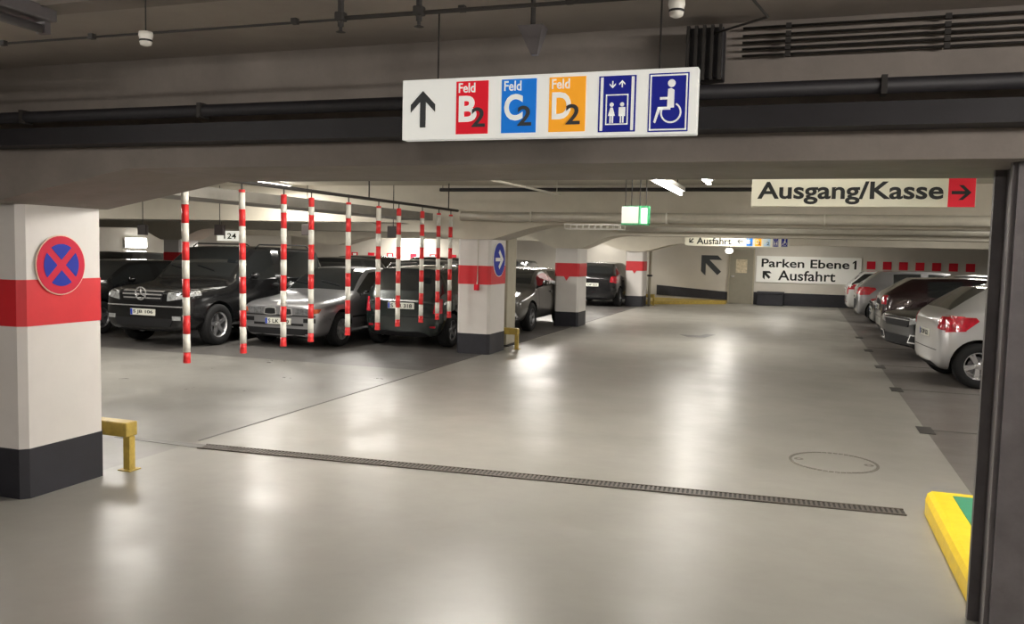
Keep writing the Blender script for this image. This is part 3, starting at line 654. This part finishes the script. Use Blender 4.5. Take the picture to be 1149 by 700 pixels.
# ------------------------------------------------------------------ cars
def section(x, zb, wl, wm, zm, wb, zbelt, w5, z5, w6, z6, zt):
    return [(x,0,zb),(x,wl*.86,zb),(x,wl,zb+.09),(x,wm,zm),(x,wb,zbelt),(x,w5,z5),(x,w6,z6),(x,w6*.55,zt-.004),(x,0,zt)]
def build_car(sp, name, label, loc, rz, group=None, lod=2):
    L, W, H, fo, wb, r = sp['L'], sp['W']/2, sp['H'], sp['fo'], sp['wb'], sp['r']
    zn, zh, zc = sp['nose_z'], sp['hood_z'], sp['cowl_z']     # nose top, hood mid, cowl
    bz, bzr = sp['belt'], sp['belt_r']
    xc, xrf, xb, xrr, xrb = sp['cowl'], sp['roof_f'], sp['bpil'], sp['roof_r'], sp['rear_b']
    rw = sp['roof_w']*W; zb = sp.get('clear', .2); tz = sp['tail_z']
    st = []; fl = []
    def A(flag, *a): st.append(section(*a)); fl.append(flag)
    def hood(x, k, zbot, zt, zm=.5): A('hood', x, zbot, W*k*.93, W*k, zm, W*k*.965, zt-.09, W*k*.90, zt-.045, W*k*.82, zt-.015, zt)
    hood(0, .78, zb+.06, zn-.045)
    hood(.05, .90, zb+.01, zn+.0)
    hood(.24, .965, zb, zn+.045)
    hood(fo*.75+.1, .985, zb, (zn+zh)/2+.02)
    hood((fo+xc)/2+.12, 1., zb, zh)
    rl = (H-bz)
    def cab(flag, x, zt, k=1., bw=1., bb=None, w=None):
        bb = bb if bb is not None else bz; w = w or rw
        A(flag, x, zb, W*.95*k, W*k, .56, W*.965*bw, bb, w+.03, zt-.075, w-.035, zt-.022, zt)
    # cowl
    A('ws', xc, zb, W*.95, W, .55, W*.965, bz-.02, W*.88, zc-.02, W*.82, zc-.005, zc+.015)
    A('ws', (xc+xrf)/2, zb, W*.95, W, .56, W*.965, bz, (W*.90+rw)/2+.02, (zc+H)/2-.03, (W*.84+rw)/2-.035, (zc+H)/2+.03, (zc+H)/2+.045)
    cab('side', xrf, H-.025)
    cab('side', (xrf+xb)/2, H-.004)
    cab('pillar', xb-.04, H)
    cab('side', xb+.05, H)
    cab('side', (xb+xrr)/2, H-.008)
    cab('pillar' if sp.get('cpil', True) else 'side', xrr-.32, H-.025)
    # rear window
    kr = sp.get('rear_k', .97)
    A('rw', xrr, zb, W*.95, W*.995, .56, W*.955, bzr, rw+.025, H-.115, rw-.045, H-.055, H-.035)
    zr = sp['rearw_z']
    m = .5
    A('rw', (xrr+xrb)/2, zb, W*.94*kr, W*kr, .56, W*.945*kr, bzr, (rw+W*.86)/2, (H+zr)/2-.09, (rw+W*.80)/2-.04, (H+zr)/2-.02, (H+zr)/2+.0)
    A('boot', xrb, zb+.01, W*.93*kr, W*.98*kr, .56, W*.92*kr, min(bzr, zr-.05), W*.84*kr, zr-.03, W*.78*kr, zr-.01, zr)
    if L-xrb > .3:
        A('boot', (xrb+L)/2, zb+.01, W*.92*kr, W*.965*kr, .56, W*.90*kr, tz-.08, W*.84*kr, tz-.03, W*.78*kr, tz, tz+.01)
    A('boot', L-.06, zb+.03, W*.88*kr, W*.92*kr, .55, W*.86*kr, tz-.12, W*.80*kr, tz-.06, W*.72*kr, tz-.03, tz-.02)
    A('end', L, zb+.12, W*.74, W*.82, .52, W*.78, tz-.2, W*.70, tz-.15, W*.6, tz-.12, tz-.11)
    n = len(st); npt = 9
    bm = bmesh.new(); V = []
    for s in st:
        row = []
        for j, (x, y, z) in enumerate(s):
            a = bm.verts.new((x-L/2, y, z)); b_ = a if j in (0, 8) else bm.verts.new((x-L/2, -y, z)); row.append((a, b_))
        V.append(row)
    def mi(flag, j):
        if flag == 'ws': return 1 if j in (6,7) else (2 if j == 4 else 0)
        if flag == 'side': return 2 if j == 4 else 0
        if flag == 'rw': return 3 if j in (6,7) else (2 if (j == 4 and sp.get('quarter')) else 0)
        return 0
    def face(vs, m_):
        vs2 = []
        for v in vs:
            if v not in vs2: vs2.append(v)
        if len(vs2) > 2: bm.faces.new(vs2).material_index = m_
    for i in range(n-1):
        for j in range(npt-1):
            m_ = mi(fl[i], j)
            if j == 0: m_ = 5
            if j == 1 and sp.get('black_sill'): m_ = 5
            for s_ in (0, 1):
                vs = [V[i][j][s_], V[i+1][j][s_], V[i+1][j+1][s_], V[i][j+1][s_]]
                face(vs if s_ == 0 else vs[::-1], m_)
    for i in (0, n-1):
        for j in range(npt-1):
            vs = [V[i][j][0], V[i][j][1], V[i][j+1][1], V[i][j+1][0]]
            face(vs if i else vs[::-1], 0)
    bmesh.ops.recalc_face_normals(bm, faces=bm.faces)
    cl = bm.edges.layers.float.new('crease_edge')
    for i in range(n-1):
        for j in (3,4,5,6):
            for s_ in (0,1):
                e = bm.edges.get((V[i][j][s_], V[i+1][j][s_]))
                if e: e[cl] = .28 if j == 3 else (.75 if 5 <= i < n-3 else .3)
    for i, fi in ((5,1),(7,1),(n-5,1),):
        for j in (5,6,7):
            for s_ in (0,1):
                e = bm.edges.get((V[i][j][s_], V[i][j+1][s_]))
                if e: e[cl] = .8
    me = bpy.data.meshes.new('tmp'); bm.to_mesh(me); bm.free()
    paint = sp['paint']
    for m_ in (paint, GLASS, GLASS, GLASS, LINER, BTRIM): me.materials.append(m_)
    o = bpy.data.objects.new('tmp', me); C.objects.link(o)
    ss = o.modifiers.new('s', 'SUBSURF'); ss.levels = lod; ss.render_levels = lod
    xf, xr = fo-L/2, fo+wb-L/2
    cb = MB()
    for x in (xf, xr):
        for s_ in (-1, 1):
            R_ = r+.045; N = 28
            y0, y1 = (W-.30, W+.2) if s_ > 0 else (-W-.2, -W+.30)
            cb.prism([(x+R_*math.cos(2*PI*k/N), r+.01+R_*math.sin(2*PI*k/N)) for k in range(N)], 'y', y0, y1, 0)
    co = cb.build('cut', [LINER]);
    bo = o.modifiers.new('b', 'BOOLEAN'); bo.operation = 'DIFFERENCE'; bo.object = co; bo.solver = 'EXACT'; bo.material_mode = 'TRANSFER'
    bpy.context.view_layer.update()
    dg = bpy.context.evaluated_depsgraph_get()
    full = bpy.data.meshes.new_from_object(o.evaluated_get(dg))
    bpy.data.objects.remove(o); bpy.data.objects.remove(co)
    mats = list(full.materials)
    root = empty(name, loc, rz, label, 'car', group)
    bvh_bm = bmesh.new(); bvh_bm.from_mesh(full)
    bvh = BVHTree.FromBMesh(bvh_bm)
    # split into body and glass parts
    def idx_of(k): return [i for i, m_ in enumerate(mats) if m_ == k]
    def extract(test, nm, ms, islands=False):
        b2 = bmesh.new(); b2.from_mesh(full)
        bmesh.ops.delete(b2, geom=[f_ for f_ in b2.faces if not test(f_)], context='FACES')
        if not b2.faces: b2.free(); return []
        groups = [list(b2.faces)]
        if islands:
            seen = set(); groups = []
            for f_ in b2.faces:
                if f_ in seen: continue
                stk = [f_]; g = []; seen.add(f_)
                while stk:
                    q = stk.pop(); g.append(q)
                    for e in q.edges:
                        for h in e.link_faces:
                            if h not in seen: seen.add(h); stk.append(h)
                groups.append(g)
        res = []
        for g in groups:
            if islands and len(g) < 3: continue
            me2 = bpy.data.meshes.new(nm); b3 = bmesh.new(); mp = {}
            for f_ in g:
                vs = []
                for v in f_.verts:
                    if v not in mp: mp[v] = b3.verts.new(v.co)
                    vs.append(mp[v])
                try: nf = b3.faces.new(vs); nf.material_index = f_.material_index; nf.smooth = True
                except ValueError: pass
            b3.to_mesh(me2); b3.free()
            for m_ in ms: me2.materials.append(m_)
            oo = bpy.data.objects.new(nm, me2); C.objects.link(oo); oo.parent = root; res.append(oo)
        b2.free(); return res
    body = extract(lambda f_: f_.material_index not in (1,2,3), 'body', mats)[0]
    extract(lambda f_: f_.material_index == 1, 'windshield', [mats[0], GLASS], False)
    extract(lambda f_: f_.material_index == 2, 'side_window', [mats[0], GLASS, GLASS], True)
    extract(lambda f_: f_.material_index == 3, 'rear_window', [mats[0], GLASS, GLASS, GLASS], False)
    for o2 in body.data.polygons:
        if o2.material_index == 4 or o2.material_index >= 6: o2.use_smooth = False
    # conforming patches
    def hit(d, a, b_):
        if d == 'f': og, dr = Vector((-L, a, b_)), Vector((1,0,0))
        elif d == 'r': og, dr = Vector((L, a, b_)), Vector((-1,0,0))
        elif d == 'l': og, dr = Vector((a, 3, b_)), Vector((0,-1,0))
        else: og, dr = Vector((a, -3, b_)), Vector((0,1,0))
        h = bvh.ray_cast(og, dr)
        return (h[0], dr) if h[0] else (None, dr)
    def patch(d, q, nm, m_, off=.006, th=.02, n1=8, n2=5, parent=None, curve=0.):
        pts = []; 
        for i in range(n1+1):
            for j in range(n2+1):
                u, v = i/n1, j/n2
                a = (1-v)*((1-u)*q[0][0]+u*q[1][0])+v*((1-u)*q[3][0]+u*q[2][0])
                b_ = (1-v)*((1-u)*q[0][1]+u*q[1][1])+v*((1-u)*q[3][1]+u*q[2][1])
                if curve: b_ += curve*math.sin(PI*u)*(v-.5)*2
                p, dr = hit(d, a, b_)
                if p is None:
                    p = pts[-1][0]+dr*off if pts else None
                if p is None: return None
                pts.append((p - dr*off, dr))
        k = n2+1; N = len(pts)
        vs = [p for p, _ in pts] + [p+dr*(th) for p, dr in pts]
        fs = []
        for i in range(n1):
            for j in range(n2):
                a = i*k+j; fs.append((a, a+k, a+k+1, a+1)); fs.append((N+a, N+a+1, N+a+k+1, N+a+k))
        for i in range(n1): fs.append((i*k, (i+1)*k, N+(i+1)*k, N+i*k)); fs.append((i*k+n2, N+i*k+n2, N+(i+1)*k+n2, (i+1)*k+n2))
        for j in range(n2): fs.append((j, N+j, N+j+1, j+1)); fs.append((n1*k+j, n1*k+j+1, N+n1*k+j+1, N+n1*k+j))
        b3 = MB().add(vs, fs); return b3.build(nm, m_, parent or root)
    def mir(q): return [(-a, b_) for a, b_ in q]
    for (d, q, nm, m_, kw) in sp.get('patches', []):
        o1 = patch(d, q, nm, m_, **kw)
    for (d, q, nm, m_, kw) in sp.get('pairs', []):     # mirrored left and right (front and rear)
        patch(d, q, nm, m_, **kw); patch(d, mir(q), nm, m_, **kw)
    for (q, nm, m_, kw) in sp.get('sides', []):
        q2 = [(a-L/2, b_) for a, b_ in q]
        patch('l', q2, nm, m_, **kw); patch('s', q2, nm, m_, **kw)
    # door seams and handles
    sill = zb+.14
    for x in (xc+.22, xb, sp.get('door_r', xb+.85)):
        x -= L/2
        for d in ('l', 's'): patch(d, [(x-.006,sill),(x+.006,sill),(x+.006,bz-.03),(x-.006,bz-.03)], 'door_gap', BTRIM, off=.0015, th=.006, n1=1, n2=8)
    for x in (xb-.22, sp.get('door_r', xb+.85)-.26):
        x -= L/2
        for d in ('l', 's'): patch(d, [(x,bz-.15),(x+.17,bz-.15),(x+.17,bz-.12),(x,bz-.12)], 'door_handle', paint if not sp.get('chrome_handle') else CHROME, off=.03, th=.03, n1=4, n2=2)
    # plates
    for d, z, hx in sp.get('plates', []):
        p, dr = hit(d, 0, z)
        if p:
            x = p.x - dr.x*.012; w = .26; h = .055
            pl = MB().box(min(x, x+dr.x*.02), max(x, x+dr.x*.02), -w, w, z-h, z+h).build('number_plate', PLATE, root, bevel=.003)
            sx = -1 if d == 'f' else 1
            # text faces outwards; reading direction depends on the end
            y0, y1 = (.20, -.22) if d == 'f' else (-.20, .22)
            text(sp.get('reg', 'S JB 106'), TXT, pl, y0, y1, z-.035, z+.035, x-dr.x*.002, axis='x', name='registration', depth=.002)
            ys = (.255, .215) if d == 'f' else (-.255, -.215)
            MB().box(x-.0015, x+.0015, min(ys), max(ys), z-.05, z+.05).build('blue_strip', PBLU, pl)
    # mirrors
    mz = bz+.06; mxx = xc+.42-L/2
    for s_ in (-1, 1):
        b3 = MB(); cx, cy, cz = mxx, s_*(W+.075), mz+.02
        N, M = 12, 8; vs = []
        for i in range(M+1):
            ph = PI*i/M
            for k in range(N):
                th_ = 2*PI*k/N
                vs.append((cx + .055*math.sin(ph)*math.cos(th_)*(1.3 if math.cos(th_) < 0 else .5), cy - .085*math.cos(ph), cz + .068*math.sin(ph)*math.sin(th_)))
        b3.add(vs, [(i*N+k, i*N+(k+1) % N, (i+1)*N+(k+1) % N, (i+1)*N+k) for i in range(M) for k in range(N)])
        mo = b3.build('wing_mirror', sp.get('mirror', paint), root, smooth=True)
        MB().tube([(cx, s_*(W-.06), bz+.0), (cx, s_*(W+.04), mz)], .018, 8).build('mirror_arm', BTRIM, mo)
    # wheels
    rimm = sp.get('rim', RIM); ns = sp.get('spokes', 5)
    wproto = None
    for x in (xf, xr):
        for s_ in (-1, 1):
            if wproto is None:
                tw = .105; q = r*.64
                prof = [(q-.01, tw*.85),(q+.02, tw),(r*.90, tw),(r*.985, tw*.78),(r, tw*.4),(r, -tw*.4),(r*.985,-tw*.78),(r*.9,-tw),(q,-tw),(q-.01,-tw*.5)]
                wproto = MB().lathe(prof, (0,0,0), 'y', 36).build('wheel', RUB, root, smooth=True)
                b3 = MB(); b3.lathe([(q, tw*.82),(q-.015, tw*.84),(q-.03, tw*.6),(q-.035,-.02),(q-.03,-tw*.6)], (0,0,0), 'y', 36)
                for k in range(ns):
                    a = 2*PI*k/ns+.3
                    for da in ((-.13, .13) if sp.get('split') else (0,)):
                        w0, w1 = (.020,.017) if sp.get('split') else (.034,.022)
                        ca, sa = math.cos(a+da), math.sin(a+da); 
                        def P(rr, w, y): return (rr*ca - w*sa, y, rr*sa + w*ca)
                        ri, ro = .03, q-.012
                        b3.add([P(ri,-w0,tw*.55),P(ri,w0,tw*.55),P(ro,w1,tw*.72),P(ro,-w1,tw*.72),P(ri,-w0,tw*.15),P(ri,w0,tw*.15),P(ro,w1,tw*.35),P(ro,-w1,tw*.35)],
                               [(0,1,2,3),(7,6,5,4),(0,4,5,1),(1,5,6,2),(2,6,7,3),(3,7,4,0)])
                rim = b3.build('rim', rimm, wproto)
                MB().lathe([(0,tw*.66),(.035,tw*.62),(.055,tw*.5),(.06,0)], (0,0,0), 'y', 20).build('hub_cap', rimm, wproto)
                MB().lathe([(q*.62,.0),(q*.62,.012),(0.02,.012)], (0,0,0), 'y', 24).build('brake_disc', RIMD, wproto)
                w_ = wproto
            else:
                w_ = wproto.copy(); C.objects.link(w_)
                for ch in wproto.children:
                    c2 = ch.copy(); C.objects.link(c2); c2.parent = w_
            w_.location = (x, s_*(W-.115), r); w_.rotation_euler = (0, random.random()*.6, 0 if s_ > 0 else PI)
    # roof rails
    if sp.get('rails'):
        for s_ in (-1, 1):
            MB().tube([(xrf+.15-L/2, s_*(rw-.03), H-.03),(xrf+.25-L/2, s_*(rw-.03), H+.03),(xrr-.35-L/2, s_*(rw-.03), H+.03),(xrr-.2-L/2, s_*(rw-.03), H-.05)], .014, 8).build('roof_rail', sp['rails'], root, smooth=True)
    if sp.get('extra'): sp['extra'](root, hit, L, W)
    # wipers
    for yy in (-.35, .25):
        b3 = MB(); pts = []
        for i in range(6):
            u = i/5; hh = bvh.ray_cast(Vector((xc-L/2+.10+u*.10, yy+u*.5*(-1 if yy > 0 else 1)*0+u*.45, 3)), Vector((0,0,-1)))[0]
            if hh: pts.append(hh+Vector((-.005,0,.012)))
        if len(pts) > 2: MB().tube(pts, .007, 6).build('wiper', BTRIM, root)
    bvh_bm.free()
    return root

def paint(name, col, metal=.5, rough=.22):
    m = mat(name, col, rough, metal=metal, coat=1.)
    return m
P_BLK = mat('paint_black', (.007,.007,.0075), .2, spec=.4, coat=.35)
P_SIL = paint('paint_silver', (.30,.30,.31), .75, .30)
P_SIL2 = paint('paint_light_silver', (.50,.50,.50), .65, .32)
P_GRY = paint('paint_dark_grey', (.035,.038,.038), .5, .25)
P_GRN = paint('paint_dark_green', (.014,.020,.019), .4, .25)
P_MAR = paint('paint_dark_red', (.020,.007,.008), .4, .25)
P_BRN = paint('paint_grey_brown', (.07,.066,.06), .5, .28)

def K(**k): return k
def offroad():
    def extra(root, hit, L, W):
        p, dr = hit('f', 0, .92); x = p.x-.05
        t = MB()
        n = 28
        vs = []; 
        for k in range(n):
            a = 2*PI*k/n
            for (rr, dx) in ((.098,-.008),(.115,-.008),(.115,.008),(.098,.008)): vs.append((x+dx, rr*math.cos(a), .92+rr*math.sin(a)))
        t.add(vs, [(k*4+j, ((k+1) % n)*4+j, ((k+1) % n)*4+(j+1) % 4, k*4+(j+1) % 4) for k in range(n) for j in range(4)])
        for a in (PI/2, PI/2+2*PI/3, PI/2+4*PI/3):
            c, s = math.cos(a), math.sin(a); w = .014
            t.add([(x-.008,-w*s,.92+w*c),(x-.008,w*s,.92-w*c),(x-.008,.105*c,.92+.105*s),(x+.008,-w*s,.92+w*c),(x+.008,w*s,.92-w*c),(x+.008,.105*c,.92+.105*s)], [(0,1,2),(5,4,3),(0,3,4,1),(1,4,5,2),(2,5,3,0)])
        t.build('star_emblem', CHROME, root)
    return dict(L=4.65, W=1.88, H=1.76, fo=.84, wb=2.82, r=.365, nose_z=.98, hood_z=1.10, cowl_z=1.19, belt=1.14, belt_r=1.16, cowl=1.32, roof_f=2.02, bpil=2.62,
        roof_r=4.22, rear_b=4.52, roof_w=.80, tail_z=1.12, rearw_z=1.18, clear=.26, paint=P_BLK, rear_k=.98, door_r=3.45, rails=BTRIM, cpil=False, quarter=True, spokes=5, rim=RIM, reg='S JB 106',
        plates=[('f', .60, 0)], extra=extra,
        patches=[('f', [(-.40,.80),(.40,.80),(.44,1.0),(-.44,1.0)], 'grille', BTRIM, K(off=.012)),
                 ('f', [(-.39,.835),(.39,.835),(.39,.855),(-.39,.855)], 'grille_bar', CHROME, K(off=.03, n2=1)),
                 ('f', [(-.41,.895),(.41,.895),(.41,.92),(-.41,.92)], 'grille_bar', CHROME, K(off=.03, n2=1)),
                 ('f', [(-.42,.955),(.42,.955),(.42,.972),(-.42,.972)], 'grille_bar', CHROME, K(off=.03, n2=1)),
                 ('f', [(-.80,.70),(.80,.70),(.80,.72),(-.80,.72)], 'bumper_strip', CHROME, K(off=.006, n1=20, n2=1)),
                 ('f', [(-.55,.36),(.55,.36),(.62,.50),(-.62,.50)], 'lower_intake', BTRIM, K(off=.008))],
        pairs=[('f', [(.50,.80),(.86,.86),(.88,1.03),(.52,.98)], 'headlight', HLG, K(off=.008)),
               ('f', [(.60,.48),(.76,.48),(.76,.55),(.60,.55)], 'fog_light', HLG, K(off=.008))],
        sides=[([(.10,.88),(.42,.90),(.42,1.0),(.12,1.0)], 'side_marker', HLG, K(off=.004, n1=5, n2=3))])
def saloon():
    def extra(root, hit, L, W):
        p, dr = hit('f', 0, .76)
        MB().lathe([(0,-.01),(.038,-.006),(.042,.01)], (p.x-.004, 0, .765), 'x', 18).build('round_emblem', SIGNW, root)
    return dict(L=4.45, W=1.72, H=1.40, fo=.76, wb=2.72, r=.31, nose_z=.78, hood_z=.90, cowl_z=.97, belt=.93, belt_r=.95, cowl=1.38, roof_f=2.08, bpil=2.50,
        roof_r=3.30, rear_b=3.85, roof_w=.70, tail_z=.98, rearw_z=1.01, clear=.17, paint=P_SIL, door_r=3.35, spokes=7, rim=RIM, reg='S LK 420', extra=extra,
        plates=[('f', .47, 0)],
        patches=[('f', [(-.80,.565),(.80,.565),(.80,.585),(-.80,.585)], 'bumper_strip', BTRIM, K(off=.006, n1=20, n2=1)),
                 ('f', [(-.50,.40),(.50,.40),(.50,.44),(-.50,.44)], 'lower_strip', BTRIM, K(off=.006)),
                 ('f', [(-.62,.24),(.62,.24),(.66,.35),(-.66,.35)], 'lower_intake', BTRIM, K(off=.006))],
        pairs=[('f', [(.03,.585),(.29,.585),(.275,.70),(.045,.705)], 'kidney_frame', CHROME, K(off=.014, curve=.01)),
               ('f', [(.052,.602),(.268,.602),(.256,.684),(.064,.69)], 'kidney_grille', BTRIM, K(off=.018, curve=.01)),
               ('f', [(.34,.605),(.62,.615),(.64,.70),(.35,.695)], 'headlight', HLD, K(off=.007, curve=.008)),
               ('f', [(.635,.615),(.76,.63),(.77,.70),(.65,.70)], 'indicator', AMB, K(off=.007)),
               ('f', [(.50,.46),(.72,.46),(.72,.53),(.50,.53)], 'fog_light', BTRIM, K(off=.006))],
        sides=[([(.35,.50),(4.0,.50),(4.0,.53),(.35,.53)], 'rub_strip', BTRIM, K(off=.006, n1=24, n2=1))])
def estate(pt, **kw):
    d = dict(L=4.40, W=1.78, H=1.46, fo=.88, wb=2.60, r=.32, nose_z=.76, hood_z=.93, cowl_z=1.02, belt=.97, belt_r=1.02, cowl=1.15, roof_f=1.85, bpil=2.40,
        roof_r=3.90, rear_b=4.28, roof_w=.73, tail_z=.95, rearw_z=1.0, clear=.19, paint=pt, door_r=3.2, spokes=5, rim=RIMD, quarter=True, cpil=False, reg='S TR 318',
        plates=[('f', .5, 0), ('r', .76, 0)],
        patches=[('f', [(-.42,.60),(.42,.60),(.46,.70),(-.46,.70)], 'grille', BTRIM, K(off=.012)),
                 ('f', [(-.42,.645),(.42,.645),(.42,.66),(-.42,.66)], 'grille_bar', CHROME, K(off=.02, n2=1)),
                 ('r', [(-.62,.56),(.62,.56),(.62,.575),(-.62,.575)], 'bumper_seam', BTRIM, K(off=.004, n2=1)),
                 ('r', [(-.34,.845),(.34,.845),(.34,.865),(-.34,.865)], 'chrome_strip', CHROME, K(off=.02, n2=1))],
        pairs=[('f', [(.48,.62),(.80,.66),(.80,.77),(.50,.73)], 'headlight', HLG, K(off=.007)),
               ('r', [(.62,.64),(.76,.64),(.74,.90),(.66,.90)], 'tail_light', TLR, K(off=.010)),
               ('r', [(.56,.38),(.66,.38),(.66,.41),(.56,.41)], 'reflector', TLR, K(off=.006))],
        sides=[([(4.12,.80),(4.34,.80),(4.30,.97),(4.06,.95)], 'tail_light_side', TLR, K(off=.006, n1=5, n2=3))])
    d.update(kw); return d
def hatch(pt, **kw):
    d = dict(L=4.12, W=1.80, H=1.45, fo=.90, wb=2.62, r=.32, nose_z=.76, hood_z=.96, cowl_z=1.04, belt=.98, belt_r=1.06, cowl=1.10, roof_f=1.85, bpil=2.40,
        roof_r=3.50, rear_b=3.98, roof_w=.72, tail_z=1.04, rearw_z=1.08, clear=.20, paint=pt, door_r=3.2, spokes=5, split=True, rim=RIM, quarter=False, cpil=True, reg='S OP 521',
        plates=[('f', .5, 0), ('r', .72, 0)],
        patches=[('f', [(-.45,.58),(.45,.58),(.50,.70),(-.50,.70)], 'grille', BTRIM, K(off=.012)),
                 ('f', [(-.5,.70),(.5,.70),(.5,.715),(-.5,.715)], 'grille_bar', CHROME, K(off=.02, n2=1)),
                 ('f', [(-.45,.27),(.45,.27),(.50,.42),(-.50,.42)], 'lower_intake', BTRIM, K(off=.01)),
                 ('r', [(-.62,.50),(.62,.50),(.62,.51),(-.62,.51)], 'bumper_seam', BTRIM, K(off=.004, n2=1))],
        pairs=[('f', [(.50,.62),(.82,.68),(.82,.79),(.52,.73)], 'headlight', HLG, K(off=.007)),
               ('f', [(.46,.30),(.80,.30),(.76,.46),(.56,.46)], 'fog_frame', CHROME, K(off=.010)),
               ('f', [(.51,.325),(.76,.325),(.735,.44),(.59,.44)], 'fog_recess', BTRIM, K(off=.014)),
               ('r', [(.64,.82),(.80,.80),(.78,1.0),(.66,1.0)], 'tail_light', TLR, K(off=.008))],
        sides=[([(3.78,.80),(4.04,.78),(4.02,1.02),(3.80,1.01)], 'tail_light_side', TLR, K(off=.008, n1=6, n2=4)),
               ([(3.62,.95),(3.785,.81),(3.805,1.0),(3.66,1.0)], 'tail_light_tip', TLR, K(off=.008, n1=5, n2=3))])
    d.update(kw); return d

H90 = PI/2
# local x -> towards the rear; rz=+90deg: nose points to -Y (towards the camera)
def place(spec, x1, y0, facing, name, label, **kw):
    L, W = spec['L'], spec['W']
    if facing == 'front': loc, rz = (x1-W/2, y0+L/2, 0), H90       # nose at y0
    elif facing == 'rear': loc, rz = (x1-W/2, y0+L/2, 0), -H90     # tail at y0
    elif facing == 'tail_left': loc, rz = (x1+L/2, y0+W/2, 0), PI  # tail at x1, near flank at y0
    else: loc, rz = (x1+L/2, y0+W/2, 0), 0.                        # nose at x1
    a = math.radians(kw.pop('yaw', 0))
    if facing in ('tail_left', 'nose_left'): loc = (x1+L/2*math.cos(a), y0+W/2+L/2*math.sin(a), 0)
    rz += a
    return build_car(spec, name, label, loc, rz, **kw)
place(offroad(), -9.68, 11.65, 'front', 'off_road_car', 'black off-road car with star emblem on its grille, behind the striped poles')
place(saloon(), -7.74, 12.65, 'front', 'saloon_car', 'silver saloon parked nose first right of the black off-road car')
place(estate(P_GRN, spokes=5, L=3.30, W=1.62, fo=.55, wb=2.2, r=.31, H=1.47, cowl=.75, roof_f=1.25, bpil=1.65, roof_r=2.95, rear_b=3.20, door_r=2.3, belt_r=1.0, sides=[], rails=CHROME), -5.95, 13.72, 'rear', 'estate_car', 'dark green grey compact car seen from behind, left of the pillar with blue arrow roundel')
place(hatch(P_BRN, H=1.40, L=4.1, wb=2.5, fo=.85, rim=RIMD), -5.60, 17.15, 'front', 'hatchback_car', 'dark grey brown hatchback parked nose first between second and third white pillars')
place(hatch(P_BLK, H=1.47, rim=RIMD), -5.66, 27.4, 'rear', 'hatchback_car', 'black hatchback seen from behind between the third and farthest white pillars')
place(hatch(P_SIL2, fo=.86, wb=2.74), 1.82, 13.2, 'tail_left', 'hatchback_car', 'light silver hatchback with large red tail light, half hidden by the steel column', yaw=6)
place(hatch(P_BLK, H=1.40, nose_z=.80, plates=[]), 1.72, 16.15, 'nose_left', 'hatchback_car', 'black car with chrome framed fog lights, facing the lane behind the silver hatchback', yaw=18)
place(hatch(P_MAR, H=1.42, sides=[]), 1.70, 20.1, 'tail_left', 'hatchback_car', 'dark red hatchback, tail to the lane, beyond the black chrome fronted car')
place(estate(P_GRY), 1.75, 22.7, 'nose_left', 'estate_car', 'dark grey estate facing the lane between dark red hatchback and far silver car')
place(hatch(P_SIL, H=1.48), 1.50, 25.2, 'tail_left', 'hatchback_car', 'far silver grey hatchback near the far wall in the right hand row')
place(estate(mat('paint_white', (.6,.6,.58), .3, coat=1.), H=1.42), 1.42, 28.9, 'tail_left', 'estate_car', 'white car farthest down the right hand row, just beyond the silver grey one')
# background rows on the left
bl = place(estate(P_BLK, H=1.42), -12.7, 12.0, 'front', 'estate_car', 'black car partly hidden by the nearest pillar, left of the black off-roader')
b1 = place(estate(P_BLK, H=1.5), -8.2, 17.6, 'front', 'estate_car', 'black estate in the second row, behind the silver saloon', group='dark cars in the rear rows on the left')
b2 = place(hatch(P_GRY, H=1.52), -10.7, 17.4, 'front', 'hatchback_car', 'dark grey hatchback in the second row, behind the black off-roader', group='dark cars in the rear rows on the left')
def cp(o, x, y, lab):
    c = copy_tree(o); c.location = (x, y, 0); c['label'] = lab; return c
cp(b1, -14.0, 19.6, 'black estate in the second row, seen just right of the glaring wall lamp')
cp(b2, -18.9, 19.6, 'dark grey hatchback deep in the second row at far left')
cp(b1, -9.2, 26.0, 'black estate in the deepest row, behind the dark green grey compact car')
cp(b2, -11.8, 26.2, 'dark grey hatchback in the deepest row below the red plates')
cp(b1, -14.4, 26.0, 'black estate in the deepest row below the leftmost red plates')
cp(b2, -19.3, 12.3 + 2.1, 'dark grey hatchback at far left in the first row')

# ------------------------------------------------------------------ world and view
w = bpy.data.worlds.new('world'); S.world = w; w.use_nodes = True
w.node_tree.nodes['Background'].inputs[0].default_value = (.5,.48,.44,1); w.node_tree.nodes['Background'].inputs[1].default_value = .3
vs = S.view_settings; vs.view_transform = 'Standard'; vs.look = 'None'; vs.exposure = 0.; vs.gamma = 1; vs.use_curve_mapping = False
